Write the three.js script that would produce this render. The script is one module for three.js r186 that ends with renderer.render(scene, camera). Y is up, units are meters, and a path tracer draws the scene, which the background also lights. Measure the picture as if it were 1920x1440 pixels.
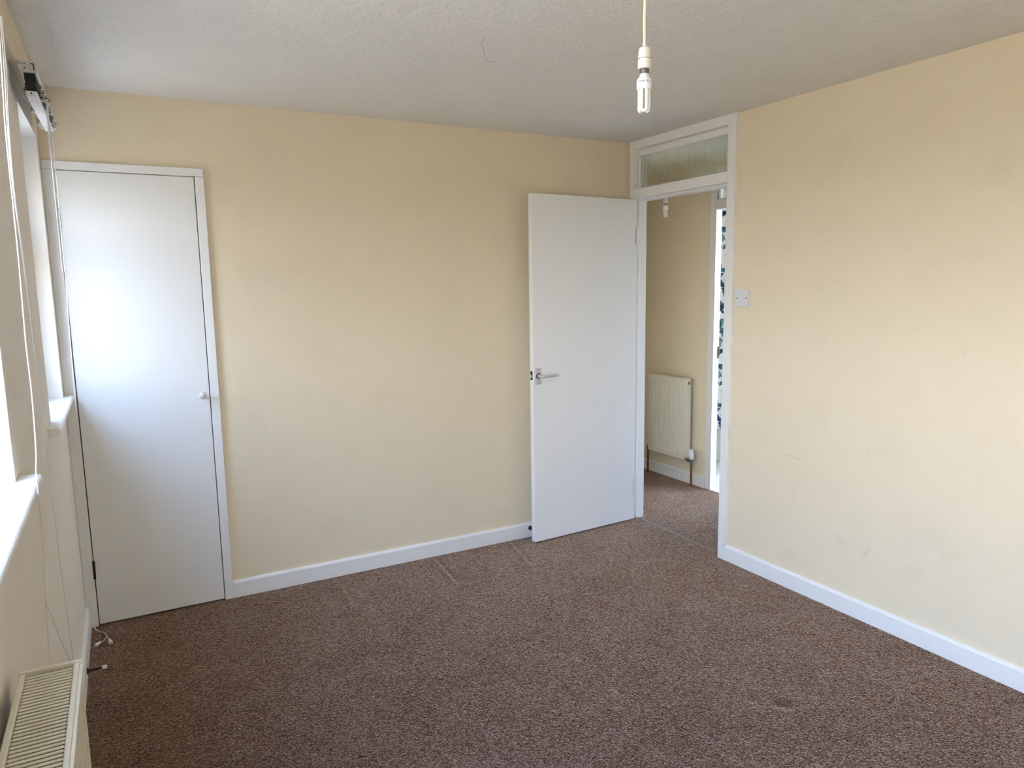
import * as THREE from 'three';
import { RoundedBoxGeometry } from 'three/addons/geometries/RoundedBoxGeometry.js';
import { mergeGeometries } from 'three/addons/utils/BufferGeometryUtils.js';

// ------------------------------------------------------------ camera, sky, exposure
const scene = new THREE.Scene();
const camera = new THREE.PerspectiveCamera(2 * Math.atan(720 / 1347.18) * 180 / Math.PI, 4 / 3, 0.02, 200);
camera.position.set(0.2329, 1.5027, 3.6066);
camera.rotation.order = 'YXZ';
camera.rotation.set(-0.1386, -0.4975, -0.0151);

const renderer = new THREE.WebGLRenderer({ antialias: true });
renderer.toneMapping = THREE.LinearToneMapping;
renderer.toneMappingExposure = 14.4;
renderer.shadowMap.enabled = true;
renderer.shadowMap.type = THREE.PCFSoftShadowMap;

// Thin bright cloud: brighter overhead than at the horizon, bluer higher up, dull ground below.
function makeSky() {
  const W = 256, H = 128, d = new Float32Array(W * H * 4);
  const sm = (a, b, x) => { const t = Math.min(1, Math.max(0, (x - a) / (b - a))); return t * t * (3 - 2 * t); };
  for (let j = 0; j < H; j++) {
    const el = ((j + 0.5) / H - 0.5) * 180;
    let c;
    if (el < 0) c = [0.33, 0.305, 0.27];
    else {
      const up = Math.sin(el * Math.PI / 180), t = sm(2, 34, el), k = 1.25 * (1 + 2 * up) / 3;   // overcast gradient
      c = [k * (1.65 - 0.80 * t), k * (1.73 - 0.49 * t), k * (1.93 + 0.12 * t)];
    }
    for (let i = 0; i < W; i++) { const o = (j * W + i) * 4; d[o] = c[0]; d[o + 1] = c[1]; d[o + 2] = c[2]; d[o + 3] = 1; }
  }
  const t = new THREE.DataTexture(d, W, H, THREE.RGBAFormat, THREE.FloatType);
  t.mapping = THREE.EquirectangularReflectionMapping; t.magFilter = THREE.LinearFilter; t.minFilter = THREE.LinearFilter;
  t.colorSpace = THREE.LinearSRGBColorSpace; t.needsUpdate = true;
  return t;
}
scene.background = makeSky();

// ------------------------------------------------------------ helpers
function rng(seed) { let s = seed | 0; return () => { s = (s + 0x6d2b79f5) | 0; let t = Math.imul(s ^ (s >>> 15), 1 | s); t = (t + Math.imul(t ^ (t >>> 7), 61 | t)) ^ t; return ((t ^ (t >>> 14)) >>> 0) / 4294967296; }; }
const V = (x, y, z) => new THREE.Vector3(x, y, z);
const counts = {};
function numbered(name) { const n = counts[name] = (counts[name] ?? -1) + 1; return n ? `${name}_${String(n).padStart(3, '0')}` : name; }
function tag(o, label, category, extra = {}) { Object.assign(o.userData, { label, ...(category ? { category } : {}), ...extra }); return o; }
const shade = (o) => { o.traverse((m) => { if (m.isMesh) { m.castShadow = true; m.receiveShadow = true; } }); return o; };
function thing(name, label, category, extra) { const g = new THREE.Group(); g.name = numbered(name); scene.add(g); return tag(g, label, category, extra); }
function flat(g) { const c = g.index ? g.toNonIndexed() : g; for (const k of Object.keys(c.attributes)) if (!['position', 'normal', 'uv'].includes(k)) c.deleteAttribute(k); return c; }
function mesh(name, geos, mat, parent = scene) {
  const g = Array.isArray(geos) ? (geos.length === 1 ? geos[0] : mergeGeometries(geos.map(flat))) : geos;
  const m = new THREE.Mesh(g, mat); m.castShadow = m.receiveShadow = true;
  m.name = parent === scene ? numbered(name) : name; parent.add(m); return m;
}
// box between two corners, uv in metres per face
function bx(x0, y0, z0, x1, y1, z1, r = 0) {
  const w = x1 - x0, h = y1 - y0, d = z1 - z0;
  const g = r ? new RoundedBoxGeometry(w, h, d, 2, Math.min(r, w / 2.01, h / 2.01, d / 2.01)) : new THREE.BoxGeometry(w, h, d);
  g.translate((x0 + x1) / 2, (y0 + y1) / 2, (z0 + z1) / 2);
  const p = g.attributes.position, n = g.attributes.normal, uv = g.attributes.uv;
  for (let i = 0; i < p.count; i++) {
    const ax = Math.abs(n.getX(i)), ay = Math.abs(n.getY(i)), az = Math.abs(n.getZ(i));
    if (ax >= ay && ax >= az) uv.setXY(i, p.getZ(i), p.getY(i)); else if (ay >= az) uv.setXY(i, p.getX(i), p.getZ(i)); else uv.setXY(i, p.getX(i), p.getY(i));
  }
  return g;
}
const cyl = (r0, r1, h, x, y, z, seg = 24) => { const g = new THREE.CylinderGeometry(r0, r1, h, seg); g.translate(x, y, z); return g; };
const lathe = (pts, x, y, z, seg = 32) => { const g = new THREE.LatheGeometry(pts.map((p) => new THREE.Vector2(p[0], p[1])), seg); g.translate(x, y, z); return g; };
const tube = (pts, r, seg = 64, rs = 8, tension = 0.5) => new THREE.TubeGeometry(new THREE.CatmullRomCurve3(pts, false, 'catmullrom', tension), seg, r, rs);
// straight profile run: points [a, y] swept along an axis; used for skirting boards
function profileX(pts, x0, x1) {        // profile in (z, y), run along x
  const s = new THREE.Shape(pts.map((p) => new THREE.Vector2(p[0], p[1])));
  const g = new THREE.ExtrudeGeometry(s, { depth: x1 - x0, bevelEnabled: false });
  g.rotateY(-Math.PI / 2); g.scale(1, 1, 1); g.translate(x1, 0, 0);   // shape x -> z, depth -> -x
  return g;
}
function profileZ(pts, z0, z1) {        // profile in (x, y), run along z
  const s = new THREE.Shape(pts.map((p) => new THREE.Vector2(p[0], p[1])));
  const g = new THREE.ExtrudeGeometry(s, { depth: z1 - z0, bevelEnabled: false });
  g.translate(0, 0, z0); return g;
}

// ------------------------------------------------------------ textures
function noiseTile(N, cell, seed) {       // periodic smooth noise, N x N, cells of `cell` pixels
  const r = rng(seed), M = Math.max(1, Math.round(N / cell)), g = new Float32Array(M * M); for (let i = 0; i < M * M; i++) g[i] = r();
  const out = new Float32Array(N * N);
  for (let y = 0; y < N; y++) {
    const fy = y / N * M, y0 = Math.floor(fy), ty = fy - y0, sy = ty * ty * (3 - 2 * ty);
    for (let x = 0; x < N; x++) {
      const fx = x / N * M, x0 = Math.floor(fx), tx = fx - x0, sx = tx * tx * (3 - 2 * tx);
      const a = g[(y0 % M) * M + x0 % M], b = g[(y0 % M) * M + (x0 + 1) % M], c = g[((y0 + 1) % M) * M + x0 % M], e = g[((y0 + 1) % M) * M + (x0 + 1) % M];
      out[y * N + x] = (a + (b - a) * sx) * (1 - sy) + (c + (e - c) * sx) * sy;
    }
  }
  return out;
}
function dataTex(N, fill, srgb, metres) {
  const d = new Uint8Array(N * N * 4);
  for (let i = 0; i < N * N; i++) { const c = fill(i, i % N, Math.floor(i / N)); d[i * 4] = c[0]; d[i * 4 + 1] = c[1]; d[i * 4 + 2] = c[2]; d[i * 4 + 3] = 255; }
  const t = new THREE.DataTexture(d, N, N, THREE.RGBAFormat); t.wrapS = t.wrapT = THREE.RepeatWrapping; t.magFilter = THREE.LinearFilter; t.minFilter = THREE.LinearMipmapLinearFilter; t.generateMipmaps = true;
  if (srgb) t.colorSpace = THREE.SRGBColorSpace;
  if (metres) t.repeat.set(1 / metres, 1 / metres);
  t.needsUpdate = true; return t;
}
// carpet: heathered twist pile
const CN = 2048, CM = 2.2;
const cA = noiseTile(CN, 2.6, 11), cB = noiseTile(CN, 4.2, 12), cC = noiseTile(CN, 9, 13), cD = noiseTile(CN, 90, 14), cE = noiseTile(CN, 340, 15);
const carpetColour = dataTex(CN, (i) => {
  let v = (cA[i] - 0.5) * 1.25 + (cB[i] - 0.5) * 0.9 + (cC[i] - 0.5) * 0.3;
  v = v * 50 + (cD[i] - 0.5) * 8 + (cE[i] - 0.5) * 9;
  return [Math.max(12, 84 + v), Math.max(9, 64 + v * 0.96), Math.max(7, 53 + v * 0.9)];
}, true, CM);
const carpetSheen = dataTex(CN, (i) => { const v = ((cA[i] - 0.5) * 1.25 + (cB[i] - 0.5) * 0.9) * 105 + (cD[i] - 0.5) * 14; return [Math.min(255, 226 + v), Math.min(255, 184 + v), Math.min(255, 154 + v)]; }, true, CM);
const carpetBump = dataTex(CN, (i) => { const v = 128 + ((cA[i] - 0.5) * 1.2 + (cB[i] - 0.5)) * 105; const k = Math.max(0, Math.min(255, v)); return [k, k, k]; }, false, CM);
// stipple for the ceiling, roller texture for the walls
const sA = noiseTile(1024, 7, 21), sB = noiseTile(1024, 15, 22), sC = noiseTile(1024, 3.5, 23);
const stipple = dataTex(1024, (i) => { const v = Math.max(0, Math.min(255, 128 + ((sA[i] - 0.5) * 1.1 + (sB[i] - 0.5) * 0.9 + (sC[i] - .5) * .4) * 120)); return [v, v, v]; }, false, 0.8);
const roller = dataTex(1024, (i) => { const v = Math.max(0, Math.min(255, 128 + ((sC[i] - 0.5) * 1.1 + (sA[i] - 0.5) * 0.6) * 120)); return [v, v, v]; }, false, 0.9);

// painted plaster with its real scuffs and scratches; the canvas covers w x h metres
function paintCanvas(w, h, base, draw, seed) {
  const N = 1024, M = Math.round(N * h / w), cv = document.createElement('canvas'); cv.width = N; cv.height = M; const g = cv.getContext('2d');
  g.fillStyle = base; g.fillRect(0, 0, N, M);
  const r = rng(seed);
  for (let i = 0; i < 900; i++) { g.fillStyle = r() < 0.5 ? 'rgba(255,250,235,0.008)' : 'rgba(120,100,70,0.004)'; g.beginPath(); g.ellipse(r() * N, r() * M, 3 + r() * 22, 3 + r() * 16, r() * 3, 0, 7); g.fill(); }
  const s = N / w; draw?.(g, s, M);
  const t = new THREE.CanvasTexture(cv); t.colorSpace = THREE.SRGBColorSpace; t.wrapS = t.wrapT = THREE.RepeatWrapping; t.repeat.set(1 / w, 1 / h); t.magFilter = THREE.LinearFilter; return t;
}

// ------------------------------------------------------------ materials
const W = 3.027, H = 2.332, L = 4.95, PX = 3.10, HX = 3.90;
const CREAM = '#eedec0';
const std = (o) => new THREE.MeshStandardMaterial(o);
const M = {};
M.cream = std({ map: paintCanvas(4, 2.4, CREAM, null, 5), roughness: 0.75, bumpMap: roller, bumpScale: 0.0004 });
M.creamRight = std({ map: paintCanvas(4.6, 2.4, CREAM, (g, s, h) => {
  const P = (z, y) => [z * s, h - y * s];
  g.strokeStyle = 'rgba(130,125,115,0.35)'; g.lineWidth = 0.6; g.beginPath(); g.moveTo(...P(1.215, .662)); g.lineTo(...P(1.33, .652)); g.stroke();
  const smudge = (z, y, rx, ry, a, rot) => { g.fillStyle = `rgba(120,112,100,${a})`; g.beginPath(); g.ellipse(...P(z, y), rx * s, ry * s, rot, 0, 7); g.fill(); };
  smudge(1.69, .31, .008, .05, .06, .5); smudge(1.70, .31, .004, .035, .07, .5); smudge(1.675, .742, .006, .008, .1, 0); smudge(1.3, .47, .008, .05, .05, -.2); smudge(1.56, .33, .05, .01, .05, .7); smudge(2.25, .98, .010, .007, .04, 0); smudge(2.05, 1.22, .004, .02, .07, .3);
}, 6), roughness: 0.75, bumpMap: roller, bumpScale: 0.0004 });
M.offWhite = std({ map: paintCanvas(4, 2.4, '#efe7da', null, 8), roughness: 0.75, bumpMap: roller, bumpScale: 0.0004 });
M.ceiling = std({ map: paintCanvas(4, 2.4, '#f0ece6', null, 7), roughness: 0.9, bumpMap: stipple, bumpScale: 0.003 });
M.white = std({ color: '#f2f0eb', roughness: 0.38, bumpMap: roller, bumpScale: 0.00012 });
M.door = std({ color: '#f2f0ec', roughness: 0.36, bumpMap: roller, bumpScale: 0.00015 });
M.cupboard = std({ color: '#efeeea', roughness: 0.34, bumpMap: roller, bumpScale: 0.00015 });
M.carpet = new THREE.MeshPhysicalMaterial({ map: carpetColour, bumpMap: carpetBump, bumpScale: 0.004, roughness: 1, specularIntensity: 0.2, sheen: 1, sheenColor: new THREE.Color(2, 2, 2), sheenColorMap: carpetSheen, sheenRoughness: 0.8 });
M.upvc = std({ color: '#f1f1ee', roughness: 0.3 });
M.glass = new THREE.MeshPhysicalMaterial({ color: '#f4f7f6', transmission: 1, thickness: 0, roughness: 0, ior: 1.5 });
M.black = std({ color: '#1b1917', roughness: 0.55 });
M.hinge = std({ color: '#2a2624', roughness: 0.45, metalness: 0.4 });
M.alu = std({ color: '#d6d6d2', roughness: 0.3, metalness: 0.65 });
M.steel = std({ color: '#85827c', roughness: 0.35, metalness: 0.9 });
M.brass = std({ color: '#a58a55', roughness: 0.35, metalness: 0.9 });
M.copper = std({ color: '#9a5a38', roughness: 0.4, metalness: 0.85 });
M.rad = std({ color: '#e6e0cc', roughness: 0.35 });
M.plastic = std({ color: '#eceae6', roughness: 0.35 });
M.switchGrey = std({ color: '#e3e2e4', roughness: 0.3 });
M.cord = std({ color: '#f2f0ec', roughness: 0.7 });
M.flex = std({ color: '#efe6c8', roughness: 0.5 });
M.holder = std({ color: '#e9e3da', roughness: 0.4 });
M.rubber = std({ color: '#e4dfd9', roughness: 0.6 });
M.slatDark = std({ color: '#3b4147', roughness: 0.35, metalness: 0.3 });
M.tubeGlass = new THREE.MeshPhysicalMaterial({ color: '#f3efe4', roughness: 0.18, clearcoat: 0.6, clearcoatRoughness: 0.08 });
M.wand = new THREE.MeshPhysicalMaterial({ color: '#f4f4f6', roughness: 0.15, transmission: 0.25, thickness: 0, ior: 1.4 });
M.bracket = std({ color: '#cfcac0', roughness: 0.4, metalness: 0.3 });
M.tile = std({ color: '#f2f3f2', roughness: 0.25 });
M.threshold = std({ color: '#8d8078', roughness: 0.6, metalness: 0.1 });

// ------------------------------------------------------------ floor (carpet, with the creases and dents pressed into it)
function carpetGeo(x0, x1, z0, z1, step, height, fade) {
  const nx = Math.round((x1 - x0) / step), nz = Math.round((z1 - z0) / step), g = new THREE.PlaneGeometry(x1 - x0, z1 - z0, nx, nz);
  g.rotateX(-Math.PI / 2); g.translate((x0 + x1) / 2, 0, (z0 + z1) / 2);
  const p = g.attributes.position, uv = g.attributes.uv;
  for (let i = 0; i < p.count; i++) { const x = p.getX(i), z = p.getZ(i); p.setY(i, height ? height(x, z) : 0); uv.setXY(i, x, z); }
  g.computeVertexNormals(); return g;
}
const segDist = (x, z, a) => { const dx = a[2] - a[0], dz = a[3] - a[1], t = Math.max(0, Math.min(1, ((x - a[0]) * dx + (z - a[1]) * dz) / (dx * dx + dz * dz))); const ex = x - a[0] - t * dx, ez = z - a[1] - t * dz; return [Math.hypot(ex, ez), t, (ex * dz - ez * dx) > 0 ? 1 : -1]; };
const creases = [[1.117, 0.05, 1.108, 0.45, .0028], [1.668, 0.05, 1.628, 0.40, .0052], [1.628, 0.40, 1.69, 0.45, .0022], [2.15, 0.02, 2.072, 0.42, .005], [1.86, .16, 1.85, .3, .0015]];
const dents = [[2.132, 1.891, .02, .009], [2.213, 1.976, .03, .009], [2.19, 1.96, .018, .008]];
const floorHeight = (x, z) => {
  let y = 0;
  for (const c of creases) { const [d, t, s] = segDist(x, z, c); const e = Math.min(1, t * 6 + .2) * Math.min(1, (1 - t) * 6 + .15); y += c[4] * e * (Math.exp(-((d * s + 0.012) ** 2) / 0.00016) - 1.1 * Math.exp(-((d * s - 0.008) ** 2) / 0.00012)); }
  for (const d of dents) { const q = ((x - d[0]) ** 2 + (z - d[1]) ** 2) / (d[2] ** 2); y -= d[3] * Math.exp(-q * 1.6); }
  return y;
};
tag(mesh('floor', carpetGeo(0, 3.058, 0, L, 0.01, floorHeight), M.carpet), 'mottled brown cut-pile carpet of the empty bedroom', null, { kind: 'structure' });
tag(mesh('hall_floor', carpetGeo(3.068, HX, -1.6, 2.4, 0.04), M.carpet), 'brown carpet of the hall beyond the doorway', null, { kind: 'structure' });
tag(mesh('bathroom_floor', bx(HX, -0.05, -1.6, 5.2, 0, 2.4), M.tile), 'pale floor of the room across the hall', null, { kind: 'structure' });
tag(mesh('subfloor', bx(-.25, -.2, -.75, 5.3, -.06, L + .1), M.tile), 'solid slab under the carpets', null, { kind: 'structure' });
const strip = mesh('threshold_strip', profileZ([[-.011, -.002], [-.011, .0015], [-.006, .004], [.006, .004], [.011, .0015], [.011, -.002]], .071, .811), M.threshold);
strip.position.x = 3.062; tag(strip, 'thin flat carpet joining strip on the threshold of the doorway', 'threshold strip');

// ------------------------------------------------------------ walls and ceiling
const S = { kind: 'structure' };
const win = [{ z0: 1.70, z1: 4.55, y0: 1.052 }, { z0: 0.10, z1: 0.73, y0: 1.033 }], HEAD = 2.11, WX = -0.155;
{
  const zm = 1.2, s1 = win[0].y0, s2 = win[1].y0;
  const g = [bx(WX, -.06, -.2, 0, s2, zm), bx(WX, -.06, zm, 0, s1, L), bx(WX, HEAD, -.2, 0, H + .02, L), bx(WX, s2, -.2, 0, HEAD, win[1].z0), bx(WX, s2, win[1].z1, 0, HEAD, zm), bx(WX, s1, zm, 0, HEAD, win[0].z0), bx(WX, s1, win[0].z1, 0, HEAD, L)];
  tag(mesh('wall_left', g, M.offWhite), 'off-white plaster window wall with two deep window reveals', null, S);
}
tag(mesh('wall_far', [bx(.60, -.06, -.12, PX, H + .02, 0), bx(0, 2.018, -.12, .60, H + .02, 0), bx(0, -.06, -.12, .02, 2.018, 0)], M.cream), 'cream painted wall behind the open door and beside the cupboard', null, S);
tag(mesh('cupboard_recess', [bx(-.05, -.06, -.75, 0, H, -.12), bx(.60, -.06, -.75, .68, H, -.12), bx(0, -.06, -.8, .6, H, -.75), bx(0, 2.1, -.75, .6, 2.18, -.12)], M.cream), 'closed dark cupboard space behind the narrow cupboard door', null, S);
tag(mesh('wall_right', [bx(W, -.06, 0, PX, H + .02, .0225), bx(W, -.06, .8785, PX, H + .02, L)], M.creamRight), 'cream painted wall with the light switch beside the doorway', null, S);
tag(mesh('wall_back', bx(WX, -.06, L, HX, H + .02, L + .12), M.cream), 'cream wall behind the viewpoint', null, S);
tag(mesh('ceiling', bx(WX, H, -.12, PX - .02, H + .14, L + .12), M.ceiling), 'off-white stippled ceiling of the bedroom', null, S);
tag(mesh('ceiling_thread', tube([V(1.40, H - .002, 1.30), V(1.415, H - .003, 1.25), V(1.466, H - .002, 1.164), V(1.505, H - .003, 1.10), V(1.531, H - .002, 1.077), V(1.556, H - .0015, 1.085)], 0.0006, 40, 6), std({ color: '#b3aaa0', roughness: 1 })), 'faint thin grey thread curling on the ceiling', 'thread');
// hall and the room across it
tag(mesh('hall_ceiling', bx(PX - .02, H, -1.7, HX + .1, H + .14, 2.5), M.ceiling), 'off-white ceiling of the hall', null, S);
const BD = { z0: -0.202, z1: 0.60 };
tag(mesh('wall_hall', [bx(HX, -.06, -1.7, HX + .055, H + .02, BD.z0), bx(HX, -.06, BD.z1, HX + .055, H + .02, 2.5)], M.cream), 'cream hall wall carrying the hall radiator', null, S);
tag(mesh('wall_hall_end', [bx(PX - .02, -.06, -1.7, HX, H + .02, -1.6), bx(PX, -.06, 2.4, HX, H + .02, 2.5), bx(PX - .02, -.06, -1.6, PX, H + .02, -.12)], M.cream), 'cream end walls of the hall', null, S);
const bw = { y0: .60, y1: 2.28, z0: .15, z1: 1.85 };
tag(mesh('wall_bathroom', [bx(HX + .055, -.06, -1.7, 5.3, H + .02, -1.6), bx(HX + .055, -.06, 2.4, 5.3, H + .02, 2.5), bx(5.2, -.06, -1.6, 5.3, H + .02, bw.z0), bx(5.2, -.06, bw.z1, 5.3, H + .02, 2.4), bx(5.2, -.06, bw.z0, 5.3, bw.y0, bw.z1), bx(5.2, bw.y1, bw.z0, 5.3, H + .02, bw.z1), bx(HX + .055, H, -1.7, 5.3, H + .14, 2.5)], M.tile), 'white walls of the bright room across the hall', null, S);

// batten boarding along the top of the window wall
const batten = mesh('trim_3', bx(0, 2.192, .02, .02, H, L - .02, .002), M.cream);
tag(batten, 'cream painted timber board along the top of the window wall', null, S);

// windows
function makeWindow(x, w, dir, name, label, t = .055, rail = 0) {
  const root = new THREE.Group(); root.name = name; scene.add(root); tag(root, label, null, S);
  const y0 = w.y0, y1 = w.y1 ?? HEAD, d = .06, mid = (w.z0 + w.z1) / 2;
  const wide = w.z1 - w.z0 > 1;
  const f = [bx(x, y0, w.z0, x + d, y0 + t, w.z1, .004), bx(x, y1 - t, w.z0, x + d, y1, w.z1, .004), bx(x, y0 + t, w.z0, x + d, y1 - t, w.z0 + t, .004), bx(x, y0 + t, w.z1 - t, x + d, y1 - t, w.z1, .004)];
  if (wide) f.push(bx(x, y0 + t, mid - .03, x + d, y1 - t, mid + .03, .004));
  if (rail) f.push(bx(x, rail - .04, w.z0 + t, x + d, rail + .04, w.z1 - t, .004));
  mesh('window_frame', f, M.upvc, root);
  const panes = wide ? [[w.z0 + t, mid - .03], [mid + .03, w.z1 - t]] : [[w.z0 + t, w.z1 - t]];
  const rows = rail ? [[y0 + t, rail - .04], [rail + .04, y1 - t]] : [[y0 + t, y1 - t]];
  for (const [a, b] of panes) for (const [c, e] of rows) { const g = new THREE.PlaneGeometry(b - a, e - c); g.rotateY(dir * Math.PI / 2); g.translate(x + d / 2, (c + e) / 2, (a + b) / 2); mesh('pane', g, M.glass, root); }
  return root;
}

function sill(root, y, SF, z0, z1, r0, r1) {    // bull-nosed board, horns past the reveal on the room side
  const s = new THREE.Shape(), T = .026, r = .011;
  const pts = [[WX + .066, y], [SF - r, y]]; for (let i = 1; i <= 8; i++) { const a = -Math.PI / 2 + i / 9 * Math.PI; pts.push([SF - r + Math.cos(a) * r, y + T / 2 + Math.sin(a) * T / 2]); } pts.push([SF - r, y + T], [WX + .066, y + T]);
  const mid = profileZ(pts, r0, r1);
  const horn = pts.map(([px, py]) => [Math.max(px, 0.0005), py]);
  mesh('window_sill', [mid, profileZ(horn, z0, r0), profileZ(horn, r1, z1)], M.white, root);
}
const w1 = makeWindow(WX + .005, win[0], 1, 'window_1', 'nearer window opening with its white sill at the left edge of the photo'); sill(w1, win[0].y0, .045, 1.63, 4.65, win[0].z0, win[0].z1);
const w2 = makeWindow(WX + .005, win[1], 1, 'window_2', 'narrow farther window reveal and white sill beside the cupboard', .125, 1.74); sill(w2, win[1].y0, .037, .03, .88, win[1].z0, win[1].z1);
makeWindow(5.22, bw, -1, 'window_3', 'daylit window of the room across the hall');

// ------------------------------------------------------------ skirting boards
const SK = (t, h) => [[0, 0], [t, 0], [t, h - .011], [t - .004, h - .003], [t - .010, h], [0, h]];
tag(mesh('baseboard_far', profileX(SK(.015, .085), .619, W), M.white), 'white skirting board along the far cream wall', null, S);
{ const g = profileZ(SK(.015, .085).map(([a, b]) => [-a, b]).reverse(), .8785, L); g.translate(W, 0, 0); tag(mesh('baseboard_right', g, M.white), 'white skirting board along the right-hand cream wall', null, S); }
tag(mesh('baseboard_left', profileZ(SK(.015, .10), .02, L), M.white), 'white skirting board under the windows', null, S);
{ const g = profileZ(SK(.013, .085).map(([a, b]) => [-a, b]).reverse(), -1.6, BD.z0 - .005); g.translate(HX, 0, 0); tag(mesh('baseboard_hall', g, M.white), 'white skirting board behind the hall radiator', null, S); }

// ------------------------------------------------------------ cupboard: frame and door
{
  const t1 = new THREE.Group(); t1.name = 'trim_1'; scene.add(t1); tag(t1, 'narrow white timber surround of the cupboard door', null, S);
  mesh('jamb', [bx(0.0005, 0, -.1, .044, 1.999, .018, .002)], M.white, t1);
  mesh('jamb', [bx(.579, 0, -.1, .618, 1.999, .018, .003)], M.white, t1);
  mesh('head', [bx(0.0005, 1.9995, -.1, .618, 2.036, .018, .003)], M.white, t1);
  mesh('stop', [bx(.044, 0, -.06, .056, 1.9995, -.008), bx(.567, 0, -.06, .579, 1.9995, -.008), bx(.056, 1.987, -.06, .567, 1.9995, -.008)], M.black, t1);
  const d = new THREE.Group(); d.name = 'door_1'; scene.add(d); tag(d, 'plain flush white cupboard door in the corner by the window', null, S);
  mesh('door_leaf', bx(.0478, .009, -.006, .5752, 1.9965, .018, .0015), M.cupboard, d);
  const kn = lathe([[0, 0], [.010, 0], [.008, .004], [.0065, .012], [.008, .016], [.0145, .020], [.0165, .026], [.0155, .031], [.011, .0345], [.005, .0355], [0, .0352]], 0, 0, 0, 40); kn.rotateX(Math.PI / 2); kn.translate(.5435, 1.013, .018);
  mesh('knob', kn, std({ color: '#d9d6cf', roughness: 0.25, metalness: 0.15 }), d).userData.label = 'round pale cupboard knob';
  for (const y of [1.80, .266]) {
    const k = []; for (let i = 0; i < 5; i++) k.push(cyl(.0052, .0052, .0155, .0462, y - .033 + i * .0165, .0205, 16));
    k.push(cyl(.0035, .0035, .086, .0462, y, .0205, 12));
    const h = mesh('hinge', k, M.hinge, d); h.userData.label = 'dark butt hinge';
  }
}

// ------------------------------------------------------------ doorway frame with fanlight
const FR = { z0: .0225, r0: .0585, s0: .0715, s1: .811, r1: .824, z1: .8785, x0: 3.009, x1: PX + .004 };
function reededPane(x, y0, y1, z0, z1) {   // a closed slab: smooth on the hall side, wavy reeds on the room side
  const nx = 420, ny = 10, r = rng(31), ph = [...Array(9)].map(() => r() * 6.28), pos = [], idx = [];
  const wave = (a, b) => .00055 * Math.sin(a * 560 + 1.6 * Math.sin(a * 97 + ph[0]) + .9 * Math.sin(b * 17 + a * 60 + ph[1])) + .00038 * Math.sin(a * 1010 + ph[2] + Math.sin(b * 26 + a * 150)) + .0006 * Math.sin(b * 40 + a * 30);
  for (let side = 0; side < 2; side++) for (let j = 0; j <= ny; j++) for (let i = 0; i <= nx; i++) {
    const a = z0 + (z1 - z0) * i / nx, b = y0 + (y1 - y0) * j / ny; pos.push(side ? x + .002 : x - .002 - wave(a, b), b, a);
  }
  const at = (s, i, j) => s * (nx + 1) * (ny + 1) + j * (nx + 1) + i, quad = (a, b, c, d) => idx.push(a, b, c, a, c, d);
  for (let j = 0; j < ny; j++) for (let i = 0; i < nx; i++) { quad(at(0, i, j), at(0, i + 1, j), at(0, i + 1, j + 1), at(0, i, j + 1)); quad(at(1, i, j), at(1, i, j + 1), at(1, i + 1, j + 1), at(1, i + 1, j)); }
  for (let i = 0; i < nx; i++) { quad(at(0, i + 1, 0), at(0, i, 0), at(1, i, 0), at(1, i + 1, 0)); quad(at(0, i, ny), at(0, i + 1, ny), at(1, i + 1, ny), at(1, i, ny)); }
  for (let j = 0; j < ny; j++) { quad(at(0, 0, j), at(0, 0, j + 1), at(1, 0, j + 1), at(1, 0, j)); quad(at(0, nx, j + 1), at(0, nx, j), at(1, nx, j), at(1, nx, j + 1)); }
  const g = new THREE.BufferGeometry(); g.setAttribute('position', new THREE.Float32BufferAttribute(pos, 3)); g.setIndex(idx); g.computeVertexNormals();
  g.setAttribute('uv', new THREE.Float32BufferAttribute(new Float32Array(pos.length / 3 * 2), 2)); return g;
}
M.reeded = new THREE.MeshPhysicalMaterial({ color: '#fbfdf4', transmission: 1, thickness: 0.004, roughness: 0.16, ior: 1.5, attenuationColor: new THREE.Color('#dfe5c4'), attenuationDistance: 0.02 });
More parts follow.
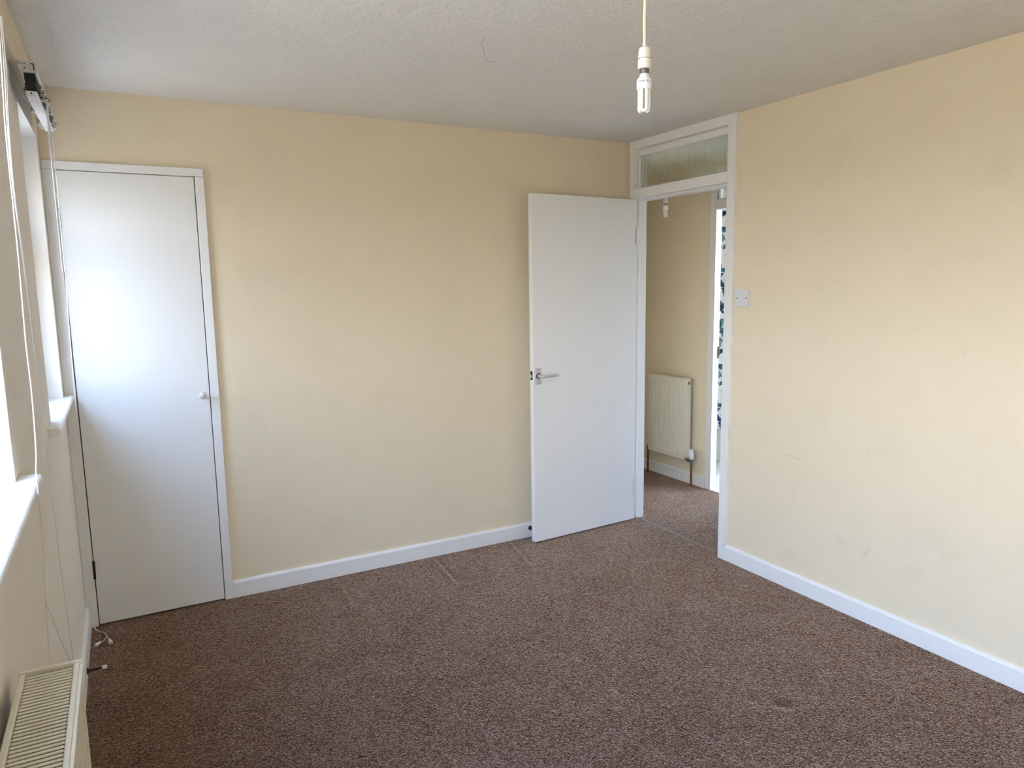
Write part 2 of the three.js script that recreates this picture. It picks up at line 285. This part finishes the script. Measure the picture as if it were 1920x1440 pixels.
function doorFrame(name, label, o) {
  const t = new THREE.Group(); t.name = name; scene.add(t); tag(t, label, null, S);
  mesh('jamb', bx(o.x0, 0, o.z0, o.x1, H, o.r0, .002), M.white, t);
  mesh('jamb', bx(o.x0, 0, o.r1, o.x1, H, o.z1, .002), M.white, t);
  mesh('head', bx(o.x0, 2.283, o.r0, o.x1, H, o.r1, .002), M.white, t);
  mesh('transom', bx(o.x0, 1.999, o.r0, o.x1, 2.053, o.r1, .002), M.white, t);
  mesh('stop', [bx(o.sx0, 0, o.r0, o.sx1, 1.999, o.s0, .0015), bx(o.sx0, 0, o.s1, o.sx1, 1.999, o.r1, .0015), bx(o.sx0, 1.986, o.s0, o.sx1, 1.999, o.s1, .0015)], M.white, t);
  mesh('pane', reededPane(o.gx, 2.053, 2.283, o.r0 + .002, o.r1 - .002), M.reeded, t);
  const s = o.side;
  mesh('glazing_bead', [bx(o.gx - .012 - .003, 2.247, o.r0 + .002, o.gx - .003, 2.283, o.r1, .002)], M.white, t);
  mesh('glazing_bead', [bx(o.gx - .012 - .003, 2.054, o.r0 + .004, o.gx - .003, 2.245, o.r0 + .016, .003)], M.white, t);
  mesh('glazing_bead', [bx(o.gx - .012 - .003, 2.054, o.r1 - .014, o.gx - .003, 2.245, o.r1, .003)], M.white, t);
  mesh('glazing_bead', [bx(o.gx - .012 - .003, 2.053, o.r0 + .017, o.gx - .003, 2.061, o.r1 - .015, .003)], M.white, t);
  mesh('glazing_bead', [bx(o.gx + .003, 2.053, o.r0, o.gx + .013, 2.283, o.r0 + .01), bx(o.gx + .003, 2.053, o.r1 - .01, o.gx + .013, 2.283, o.r1), bx(o.gx + .003, 2.273, o.r0 + .01, o.gx + .013, 2.283, o.r1 - .01), bx(o.gx + .003, 2.053, o.r0 + .01, o.gx + .013, 2.063, o.r1 - .01)], M.white, t);
  return t;
}
doorFrame('trim_2', 'white doorway frame reaching the ceiling with a reeded glass fanlight', { ...FR, sx0: 3.0465, sx1: FR.x1, gx: 3.062 });
const bf = doorFrame('trim_4', 'white frame and fanlight of the doorway across the hall', { z0: BD.z0, r0: BD.z0 + .04, s0: BD.z0 + .053, s1: BD.z1 - .053, r1: BD.z1 - .04, z1: BD.z1, x0: HX - .012, x1: HX + .057, sx0: HX - .01, sx1: HX + .028, gx: HX + .03 });
{ const k = mesh('strike_plate', [bx(HX + .029, .955, BD.z0 + .0402, HX + .056, 1.04, BD.z0 + .0425), bx(HX + .034, .975, BD.z0 + .042, HX + .053, 1.022, BD.z0 + .053)], M.hinge, bf); k.userData.label = 'dark metal strike plate'; }

// ------------------------------------------------------------ the open door
{
  const d = new THREE.Group(); d.name = 'door_2'; scene.add(d); tag(d, 'plain flush white door standing open against the far wall', null, S);
  d.position.set(3.014, 0, .0935); d.rotation.y = Math.PI + 0.0601;   // local +x runs from the hinges to the free edge, local -z faces the room
  mesh('door_leaf', bx(0, .010, .0, .762, 1.991, .035, .003), M.door, d);
  // lever handle on its short plate
  const hx = .762 - .032;
  const plate = mesh('handle_plate', bx(hx - .022, .938, -.007, hx + .022, 1.030, .0005, .0035), M.alu, d);
  mesh('screw', [(() => { const g = cyl(.0035, .0035, .002, 0, 0, 0, 14); g.rotateX(Math.PI / 2); g.translate(hx, 1.018, -.0075); return g; })(), (() => { const g = cyl(.0035, .0035, .002, 0, 0, 0, 14); g.rotateX(Math.PI / 2); g.translate(hx, .950, -.0075); return g; })()], M.steel, plate);
  const boss = new THREE.CylinderGeometry(.0125, .0125, .012, 28); boss.rotateX(Math.PI / 2); boss.translate(hx, .984, -.012);
  mesh('collar', (() => { const g = new THREE.TorusGeometry(.0145, .003, 10, 30); g.translate(hx, .984, -.008); return g; })(), M.black, plate);
  const lv = tube([V(hx, .984, -.010), V(hx, .984, -.030), V(hx - .006, .984, -.041), V(hx - .02, .984, -.045), V(hx - .06, .985, -.046), V(hx - .095, .986, -.046), V(hx - .108, .986, -.042), V(hx - .113, .986, -.032)], .0078, 60, 14, 0.4);
  mesh('lever_handle', [boss, lv], M.alu, d);
  // latch on the free edge
  const fp = mesh('latch_plate', bx(.7612, .962, .008, .7632, 1.012, .027), M.hinge, d);
  mesh('latch_bolt', bx(.763, .974, .011, .771, .992, .023, .003), M.alu, fp);
  for (const y of [.22, 1.78]) { const k = []; for (let i = 0; i < 3; i++) k.push(cyl(.0055, .0055, .031, -.004, y - .032 + i * .032, -.003, 14)); mesh('hinge', k, M.white, d); }
}

// ------------------------------------------------------------ door stops
function doorStop(label, pos, rotY, len, rodMat) {
  const t = thing('door_stop', label, 'door stop'); t.position.set(...pos); t.rotation.y = rotY;    // along local +x
  const r = cyl(.0042, .0042, len, 0, len / 2, 0, 16); r.rotateZ(-Math.PI / 2); const b = lathe([[0, 0], [.013, 0], [.013, .003], [.007, .007], [.0042, .009]], 0, 0, 0, 24); b.rotateZ(-Math.PI / 2);
  mesh('rod', [r, b], rodMat, t);
  const c = lathe([[0, -.004], [.0075, -.004], [.0085, .002], [.0088, .011], [.0075, .014], [0, .0145]], 0, 0, 0, 24); c.rotateZ(-Math.PI / 2); c.translate(len, 0, 0);
  mesh('buffer', c, M.rubber, t); return t;
}
doorStop('dark rod door stop with a white tip sticking out of the skirting under the window', [.015, .040, .52], 0, .054, M.hinge);
doorStop('dark door stop on the far skirting, half hidden behind the open door', [2.292, .055, .015], -Math.PI / 2, .022, M.black).children[1].material = M.black;

// ------------------------------------------------------------ light switch
{
  const t = thing('light_switch', 'white square single light switch on the right wall beside the doorway', 'light switch'); t.position.set(W, 1.4125, .938);
  mesh('faceplate', bx(-.0095, -.043, -.043, 0, .043, .043, .003), M.switchGrey, t);
  const rk = bx(-.0052, -.0135, -.0075, .0052, .0135, .0075, .002); rk.rotateZ(.16); rk.translate(-.0085, 0, 0);
  mesh('rocker', rk, M.plastic, t);
  mesh('rocker_surround', [bx(-.0102, -.0165, -.0105, -.009, -.0145, .0105), bx(-.0102, .0145, -.0105, -.009, .0165, .0105), bx(-.0102, -.0145, -.0105, -.009, .0145, -.0085), bx(-.0102, -.0145, .0085, -.009, .0145, .0105)], M.switchGrey, t);
  for (const z of [-.0302, .0302]) { const g = new THREE.CylinderGeometry(.0036, .0036, .0012, 16); g.rotateZ(Math.PI / 2); g.translate(-.0098, 0, z); mesh('screw', g, M.black, t); }
}

// ------------------------------------------------------------ pendant lamps
function bulbTexture() {
  const cv = document.createElement('canvas'); cv.width = 512; cv.height = 96; const g = cv.getContext('2d'); g.fillStyle = '#e9ecec'; g.fillRect(0, 0, 512, 96);
  g.fillStyle = '#4b4d50'; g.font = 'bold 46px sans-serif'; g.textAlign = 'center'; g.save(); g.translate(256, 40); g.rotate(Math.PI); g.fillText('CE RHI', 0, 14); g.restore();
  const t = new THREE.CanvasTexture(cv); t.colorSpace = THREE.SRGBColorSpace; t.magFilter = THREE.LinearFilter; t.wrapS = THREE.RepeatWrapping; return t;
}
M.bulbPrint = std({ map: bulbTexture(), roughness: 0.3 }); M.bulbPlain = std({ color: '#e6eaea', roughness: 0.3 });
function pendant(label, x, z, yTop, turn, drift) {
  const t = thing('pendant_light', label, 'pendant light'); t.position.set(x, 0, z);
  mesh('ceiling_rose', lathe([[0, H - .001], [.038, H - .001], [.038, H - .008], [.030, H - .020], [.012, H - .026], [0, H - .026]], 0, 0, 0), M.holder, t);
  mesh('flex', tube([V(0, yTop, 0), V(-drift * .25, yTop + .06, 0), V(drift * .6, yTop + (H - yTop) * .5, 0), V(0, H - .02, 0)], .0033, 48, 10), M.flex, t);
  const k = new THREE.Group(); k.name = 'lampholder'; t.add(k); k.scale.setScalar(.85); k.position.y = yTop * .15;
  mesh('cap', lathe([[0, 0], [.0045, 0], [.0050, -.004], [.0042, -.006], [.0065, -.008], [.0125, -.011], [.0142, -.014], [.0158, -.034], [.0158, -.0355]], 0, yTop + .005, 0, 40), M.holder, k);
  mesh('skirt', lathe([[.0136, -.0355], [.0136, -.0375], [.0160, -.0378], [.0160, -.058], [.0150, -.0600], [.0118, -.0602], [.0118, -.05]], 0, yTop + .005, 0, 40), M.holder, k);
  const b = new THREE.Group(); b.name = 'bulb'; t.add(b); const y0 = yTop - .053; b.rotation.y = turn; b.scale.setScalar(.85); b.position.y = yTop * .15;
  mesh('bayonet_cap', cyl(.0110, .0110, .022, 0, y0 - .0045, 0, 28), M.steel, b);
  mesh('bulb_base', [lathe([[.0112, 0], [.0118, -.002], [.0122, -.006], [.0165, -.0105], [.0182, -.013], [.0184, -.014]], 0, y0 - .0135, 0, 40), lathe([[.0186, -.026], [.0180, -.0355], [.0165, -.0365], [0, -.0365]], 0, y0 - .0135, 0, 40)], M.bulbPlain, b);
  const print = new THREE.CylinderGeometry(.0184, .0186, .012, 40, 1, true); print.rotateY(Math.PI + 1.57); print.translate(0, y0 - .0335, 0); mesh('bulb_marking', print, M.bulbPrint, b);
  for (let i = 0; i < 3; i++) {
    const a = i * Math.PI * 2 / 3, r = .0098, s = .0058, top = y0 - .049, bot = y0 - .094, nx = Math.cos(a), nz = Math.sin(a), tx = -nz, tz = nx;
    const P = (u, y) => V(nx * r + tx * u, y, nz * r + tz * u), pts = [P(-s, top), P(-s, bot + .012), P(-s, bot)];
    for (let j = 1; j < 6; j++) { const th = Math.PI - j / 6 * Math.PI; pts.push(P(Math.cos(th) * s, bot - Math.sin(th) * s)); }
    pts.push(P(s, bot), P(s, bot + .012), P(s, top));
    mesh('bulb_tube', tube(pts, .0043, 60, 12, 0.5), M.tubeGlass, b);
  }
  return t;
}
pendant('bare stick energy-saving bulb hanging on a cream flex in the bedroom', 1.228, 2.369, 1.985, -2.25, .003);
pendant('small bare energy-saving bulb hanging in the hall, seen through the doorway', 3.385, -.085, 2.047, .4, .001);

// ------------------------------------------------------------ radiators
function radiatorFront(w, h, d, pitch, margin) {          // profile of a pressed panel in (u, depth), extruded upwards
  const pts = [[0, 0], [margin, 0]]; const n = Math.floor((w - 2 * margin) / pitch), m0 = (w - n * pitch) / 2; pts[1] = [m0, 0];
  for (let i = 0; i < n; i++) { const u = m0 + i * pitch; pts.push([u + pitch * .18, 0], [u + pitch * .32, d], [u + pitch * .80, d], [u + pitch * .94, 0]); }
  pts.push([w, 0]);
  return [pts, n, m0];
}
function flutedPanel(w, y0, y1, d, pitch, margin, thick) { // local: u along +x, front face toward +z, upright
  const [pts] = radiatorFront(w, 0, d, pitch, margin), s = new THREE.Shape([...pts.map((p) => new THREE.Vector2(p[0], p[1])), new THREE.Vector2(w, -thick), new THREE.Vector2(0, -thick)]);
  const g = new THREE.ExtrudeGeometry(s, { depth: y1 - y0, bevelEnabled: false }); g.rotateX(-Math.PI / 2); g.scale(1, 1, -1); // depth -> y
  const idx = g.index; // flip winding after the mirror
  const p = g.attributes.position; for (let i = 0; i < p.count; i += 3) { const a = [p.getX(i + 1), p.getY(i + 1), p.getZ(i + 1)]; p.setXYZ(i + 1, p.getX(i + 2), p.getY(i + 2), p.getZ(i + 2)); p.setXYZ(i + 2, ...a); }
  g.computeVertexNormals(); g.translate(0, y0, 0); return g;
}
{
  const X0 = .018, X1 = .120, Z0 = 2.072, Z1 = 2.99, Y1 = .80, Y0 = .18;
  const t = thing('radiator', 'cream panel radiator with a slatted top grille under the nearer window', 'radiator');
  const fl = flutedPanel(Z1 - Z0 - .01, Y0 + .045, Y1 - .05, .006, .0333, .035, .004); fl.rotateY(Math.PI / 2); fl.translate(X1 - .010, 0, Z1 - .005);
  mesh('front_panel', [fl, bx(X1 - .014, Y1 - .05, Z0 + .003, X1 - .004, Y1 - .012, Z1 - .003, .004), bx(X1 - .014, Y0, Z0 + .003, X1 - .004, Y0 + .045, Z1 - .003, .004)], M.rad, t);
  mesh('back_panel', bx(X0 + .006, Y0, Z0 + .004, X0 + .016, Y1 - .02, Z1 - .004), M.rad, t);
  mesh('convector', (() => { const a = []; for (let z = Z0 + .02; z < Z1 - .02; z += .03) a.push(bx(X0 + .018, Y0 + .06, z, X1 - .02, Y1 - .06, z + .001)); return a; })(), std({ color: '#8d8674', roughness: .6 }), t);
  for (const z of [Z0, Z1 - .003]) mesh('side_panel', [bx(X0, Y0 + .01, z, X1 - .004, Y1 - .004, z + .003, .001)], M.rad, t);
  const gr = new THREE.Group(); gr.name = 'top_grille'; t.add(gr);
  mesh('grille_frame', [bx(X0, Y1 - .013, Z0, X0 + .011, Y1, Z1, .003), bx(X1 - .015, Y1 - .013, Z0, X1 - .006, Y1, Z1, .003), bx(X1 - .007, Y1 - .016, Z0 + .002, X1, Y1 - .004, Z1, .003), bx(X0, Y1 - .012, Z0 - .002, X1, Y1 + .0035, Z0 + .006, .002), bx(X0, Y1 - .012, Z1 - .006, X1, Y1, Z1 + .002, .002)], M.rad, gr);
  const sl = new THREE.CapsuleGeometry(.0037, X1 - X0 - .033, 4, 10); sl.rotateZ(Math.PI / 2); sl.scale(1, .6, 1);
  for (let z = Z0 + .016; z < Z1 - .01; z += .0116) { const m = mesh('slat', sl, M.rad, gr); m.position.set((X0 + X1) / 2 - .002, Y1 - .0055, z); }
}
{
  const t = thing('radiator', 'narrow cream ribbed radiator on the hall wall, seen through the doorway', 'radiator');
  const XF = 3.795, XB = 3.868, Z0 = -.738, Z1 = -.338, Y0 = .198, Y1 = .800;
  const fl = flutedPanel(Z1 - Z0 - .002, Y0 + .042, Y1 - .065, .007, .0333, .030, .004); fl.rotateY(-Math.PI / 2); fl.translate(XF + .009, 0, Z0 + .001);
  mesh('front_panel', [fl, bx(XF + .003, Y1 - .066, Z0, XF + .016, Y1 - .004, Z1, .005), bx(XF + .003, Y0, Z0, XF + .016, Y0 + .043, Z1, .005)], M.rad, t);
  mesh('back_panel', bx(XB - .010, Y0, Z0, XB, Y1 - .01, Z1, .003), M.rad, t);
  for (const z of [Z0 - .002, Z1]) mesh('side_panel', bx(XF + .012, Y0 + .012, z, XB - .002, Y1 - .002, z + .003, .001), M.rad, t);
  mesh('top_grille', bx(XF + .012, Y1 - .008, Z0, XB, Y1, Z1, .003), M.rad, t);
  const plug = lathe([[0, .007], [.005, .007], [.0055, .004], [.010, .004], [.0115, .002], [.0115, 0]], 0, 0, 0, 24); plug.rotateX(Math.PI / 2); plug.translate((XF + XB) / 2 + .012, Y1 - .035, Z1 + .003);
  mesh('bleed_plug', plug, M.brass, t).userData.label = 'brass bleed plug';
  const vx = (XF + XB) / 2 + .006, vz = Z1 + .048;
  const v = new THREE.Group(); v.name = 'thermostatic_valve'; t.add(v);
  mesh('valve_head', lathe([[0, .094], [.012, .094], [.0175, .089], [.0195, .075], [.0195, .035], [.018, .024], [.014, .018], [0, .018]], vx, Y0 - .01, vz, 28), M.plastic, v);
  const union = cyl(.009, .009, .05, 0, 0, 0, 18); union.rotateX(Math.PI / 2); union.translate(vx, Y0 - .005, vz - .024);
  const nut = cyl(.0135, .0135, .014, 0, 0, 0, 6); nut.rotateX(Math.PI / 2); nut.translate(vx, Y0 - .005, vz - .026);
  mesh('valve_body', [union, nut, cyl(.0115, .0115, .032, vx, Y0 - .008, vz, 20), cyl(.0125, .0125, .014, vx, Y0 - .033, vz, 6)], M.steel, v);
  const mk = (z, top, extra = []) => { const p = mesh('pipe', [cyl(.0080, .0080, top, vx, top / 2, z, 18), ...extra], M.copper, t); p.userData.label = 'bare copper pipe'; };
  mk(vz, Y0 - .035); mk(Z0 - .045, Y0 - .035);
  const u2 = cyl(.008, .008, .045, 0, 0, 0, 16); u2.rotateX(Math.PI / 2); u2.translate(vx, Y0 - .005, Z0 - .024);
  mesh('lockshield_valve', [u2, cyl(.010, .010, .036, vx, Y0 - .012, Z0 - .045, 18), cyl(.0115, .0115, .018, vx, Y0 + .015, Z0 - .045, 18)], M.steel, t);
}

// ------------------------------------------------------------ raised venetian blind over the far window
{
  const X0 = .037, X1 = .068, Z0 = .19, Z1 = .90, T = 2.190;
  const t = thing('venetian_blind', 'raised dark-slatted venetian blind hanging over the narrow far window', 'blind');
  mesh('headrail', [bx(X0, T - .030, Z0, X1, T - .028, Z1), bx(X0, T - .028, Z0, X0 + .002, T, Z1), bx(X1 - .002, T - .028, Z0, X1, T, Z1), bx(X0 + .002, T - .004, Z0, X1 - .002, T, Z1)], M.plastic, t);
  const br = mesh('bracket', [bx(X0 - .003, T - .032, Z1 - .004, X1 + .004, T + .002, Z1 + .004, .001), bx(.02, T - .002, Z1 - .03, X0, T + .002, Z1 + .004)], M.bracket, t); br.userData.label = 'metal end bracket with two screw holes';
  mesh('screw_hole', [-.007, -.019].map((dy) => { const g = cyl(.0019, .0019, .002, 0, 0, 0, 10); g.rotateX(Math.PI / 2); g.translate(X0 + .005, T + dy, Z1 + .0042); return g; }), M.black, br);
  mesh('slot', [bx(X1 - .004, T - .024, Z1 + .0035, X1 - .001, T - .006, Z1 + .0052), bx(X1 - .010, T - .007, Z1 + .0035, X1 - .002, T - .0045, Z1 + .0052)], M.black, br);
  mesh('bracket', bx(.02, T - .030, Z0 - .003, X1 + .002, T + .002, Z0, .001), M.bracket, t);
  const sl = bx(-.0145, -.0006, -(Z1 - Z0) / 2 + .006, .0145, .0006, (Z1 - Z0) / 2 - .006), r = rng(9), TILT = .034;   // the stack sags at its near end
  for (let i = 0; i < 20; i++) { const m = mesh('slat', sl, M.slatDark, t); m.position.set((X0 + X1) / 2 + (r() - .5) * .003, T - .0325 - i * .00185, (Z0 + Z1) / 2); m.rotation.set(TILT * i / 20, 0, (r() - .5) * .06); }
  const rail = mesh('bottom_rail', bx(-.0150, -.0075, -(Z1 - Z0) / 2 + .004, .0150, .0075, (Z1 - Z0) / 2 - .004, .004), M.plastic, t); rail.position.set((X0 + X1) / 2, T - .078, (Z0 + Z1) / 2); rail.rotation.x = TILT;
  mesh('rail_plug', (() => { const g = cyl(.0026, .0026, .002, 0, 0, 0, 12); g.rotateX(Math.PI / 2); g.translate(0, 0, (Z1 - Z0) / 2 - .0035); return g; })(), M.black, rail);
  for (const [a, b] of [[(Z1 - Z0) / 2 - .105, (Z1 - Z0) / 2 - .102], [-(Z1 - Z0) / 2 + .10, -(Z1 - Z0) / 2 + .103]]) mesh('rail_joint', bx(-.0153, -.0078, a, .0153, -.0072, b), M.bracket, rail);
  // ladder tapes bulging out either side of the stack
  const loops = [[], []];
  for (const z of [Z0 + .09, (Z0 + Z1) / 2 + .02, Z1 - .15]) for (const side of [-1, 1]) for (let j = 0; j < 16; j++) {
    const y = T - .036 - (j % 8) * .0055, xe = side > 0 ? X1 - .003 : X0 + .003, o = side * (.006 + r() * .011), dz = (r() - .5) * .07;
    loops[j % 3 === 2 ? 1 : 0].push(tube([V(xe, y, z + dz * .3), V(xe + o, y - .001 + (r() - .5) * .006, z + dz), V(xe + o * .9, y - .007, z + dz * .6), V(xe, y - .006, z + dz * .3 + .004)], .0011, 10, 5));
  }
  mesh('ladder_tape', loops[0], M.cord, t).userData.kind = 'stuff';
  mesh('lift_tape', loops[1], M.slatDark, t).userData.kind = 'stuff';
  // tilt wand and lift cord at the far end
  const wx = .0735, wz = .60;
  mesh('wand', [cyl(.0040, .0036, .57, wx, T - .054 - .285, wz, 12), cyl(.0022, .0022, .05, wx, T - .035, wz, 8), bx(X1 - .002, T - .018, wz - .005, wx + .003, T - .010, wz + .005)], M.wand, t).userData.label = 'clear plastic tilt wand';
}
// lift cord of that blind: down past the sill, along the wall to the carpet, two tassels
{
  const t = thing('blind_cord', 'long white cord from the far blind ending in two white tassels on the carpet', 'blind cord');
  mesh('cord', [tube([V(.060, 2.098, .172), V(.0605, 2.018, .205), V(.061, 1.827, .240), V(.0605, 1.640, .258), V(.060, 1.565, .250), V(.059, 1.407, .290), V(.057, 1.247, .300), V(.055, 1.146, .285), V(.053, 1.085, .255), V(.045, .874, .180), V(.036, .632, .125), V(.030, .443, .110), V(.025, .257, .110), V(.0225, .13, .095), V(.022, .05, .075), V(.031, .012, .070), V(.050, .0045, .090), V(.067, .0045, .115), V(.075, .005, .150), V(.083, .007, .195), V(.0875, .008, .218)], .0012, 240, 6),
    tube([V(.022, .05, .075), V(.033, .013, .068), V(.052, .0045, .092), V(.068, .0065, .117), V(.073, .005, .140), V(.072, .005, .170), V(.062, .007, .200), V(.055, .008, .208)], .0012, 70, 6)], M.cord, t);
  const bell = lathe([[0, .028], [.0026, .028], [.0042, .023], [.0074, .009], [.0088, .002], [.0084, 0], [0, 0]], 0, 0, 0, 24);
  const a = mesh('tassel', bell, M.plastic, t); a.position.set(.0915, .0098, .244); a.rotation.set(-1.25, 0, .15);
  const b = mesh('tassel', bell, M.plastic, t); b.position.set(.034, .0090, .232); b.rotation.set(0, .75, -1.50);
}
// cords of the nearer blind, hanging in front of the window pier and lying on the wall behind the radiator
const cordGroup = { group: 'white blind cords hanging in front of the pier' };
const C = (label, pts) => { const t = thing('blind_cord', label, 'blind cord', cordGroup); mesh('cord', tube(pts.map((p) => V(...p)), .0012, 160, 6), M.cord, t); };
C('white blind cord nearest the left edge, crossing the end of the near sill', [[0.0660, 2.068, 1.747], [0.0640, 1.914, 1.785], [0.0620, 1.829, 1.798], [0.0590, 1.709, 1.776], [0.0560, 1.579, 1.752], [0.0530, 1.396, 1.753], [0.0520, 1.302, 1.737], [0.0520, 1.230, 1.747], [0.0520, 1.159, 1.775], [0.0530, 1.120, 1.830], [0.0530, 1.095, 1.824], [0.0500, 1.069, 1.794], [0.0350, 0.923, 1.665], [0.0220, 0.757, 1.606], [0.0120, 0.579, 1.561], [0.0080, 0.520, 1.537]]);
C('kinked white blind cord bending toward the radiator corner under the pier', [[0.0580, 2.095, 1.626], [0.0560, 1.983, 1.633], [0.0540, 1.852, 1.673], [0.0510, 1.722, 1.657], [0.0470, 1.586, 1.574], [0.0420, 1.380, 1.485], [0.0400, 1.262, 1.453], [0.0380, 1.162, 1.428], [0.0370, 1.138, 1.443], [0.0360, 1.081, 1.477], [0.0350, 1.010, 1.455], [0.0340, 0.977, 1.441], [0.0300, 0.919, 1.431], [0.0240, 0.828, 1.510], [0.0200, 0.754, 1.576], [0.0190, 0.720, 1.548], [0.0140, 0.548, 1.326], [0.0100, 0.369, 1.092], [0.0070, 0.303, 0.997]]);
C('straight white blind cord reaching lowest behind the radiator corner', [[0.0570, 2.107, 1.587], [0.0560, 1.992, 1.595], [0.0530, 1.859, 1.636], [0.0500, 1.725, 1.631], [0.0470, 1.587, 1.560], [0.0420, 1.379, 1.475], [0.0400, 1.260, 1.443], [0.0380, 1.160, 1.418], [0.0340, 0.983, 1.343], [0.0330, 0.947, 1.325], [0.0250, 0.754, 1.210], [0.0160, 0.521, 1.066], [0.0090, 0.288, 0.925], [0.0060, 0.223, 0.892]]);
// ------------------------------------------------------------ across the hall: bath and patterned shower curtain
{
  const cv = document.createElement('canvas'); cv.width = 512; cv.height = 1024; const g = cv.getContext('2d'), r = rng(77); g.fillStyle = '#f3f6f7'; g.fillRect(0, 0, 512, 1024);
  for (let i = 0; i < 400; i++) {
    const x = r() * 512, y = r() * 1024, a = r() * 6.28, s = 22 + r() * 26; g.fillStyle = ['#24506b', '#3d7088', '#7fa6b4', '#1c3f58', '#5c8b8f'][Math.floor(r() * 5)];
    for (const [ox, oy] of [[0, 0], [512, 0], [-512, 0], [0, 1024], [0, -1024]]) { g.save(); g.translate(x + ox, y + oy); g.rotate(a); g.beginPath(); g.moveTo(0, -s); g.quadraticCurveTo(s * .8, 0, 0, s); g.quadraticCurveTo(-s * .8, 0, 0, -s); g.fill(); g.restore(); }
  }
  const tx = new THREE.CanvasTexture(cv); tx.colorSpace = THREE.SRGBColorSpace; tx.wrapS = tx.wrapT = THREE.RepeatWrapping; tx.magFilter = THREE.LinearFilter; tx.repeat.set(1 / .55, 1 / 1.1);
  const t = thing('shower_curtain', 'white curtain with dark blue leaf print seen through the gap across the hall', 'curtain');
  const z0 = -1.5, z1 = -.52, y0 = .29, y1 = 2.12, cg = new THREE.PlaneGeometry(z1 - z0, y1 - y0, 160, 6), p = cg.attributes.position, uv = cg.attributes.uv;
  for (let i = 0; i < p.count; i++) { const a = p.getX(i), b = p.getY(i); uv.setXY(i, a * 1.3, b); p.setZ(i, .022 * Math.sin(a * 52 + .5 * Math.sin(a * 13)) * (1 - .15 * b)); }
  cg.computeVertexNormals(); cg.rotateY(-Math.PI / 2); cg.translate(4.52, (y0 + y1) / 2, (z0 + z1) / 2);
  mesh('curtain_cloth', cg, std({ map: tx, roughness: .8, side: THREE.DoubleSide }), t);
  const rail = cyl(.011, .011, 3.98, 0, 0, 0, 16); rail.rotateX(Math.PI / 2); rail.translate(4.52, y1 + .02, .4); mesh('curtain_rail', rail, M.steel, t);
  const b = thing('bathtub', 'white bathtub behind the patterned curtain across the hall', 'bathtub');
  mesh('bath_panel', bx(4.58, 0, -1.59, 4.60, .50, -.02, .003), M.tile, b);
  mesh('bath_rim', [bx(4.56, .50, -1.59, 4.64, .54, -.0, .012), bx(5.12, .50, -1.59, 5.19, .54, 0, .012), bx(4.64, .50, -1.59, 5.12, .54, -1.5, .012), bx(4.64, .50, -.08, 5.12, .54, 0, .012), bx(4.62, .12, -1.5, 5.14, .14, -.08, .005)], M.tile, b);
}
shade(scene);
renderer.render(scene, camera);
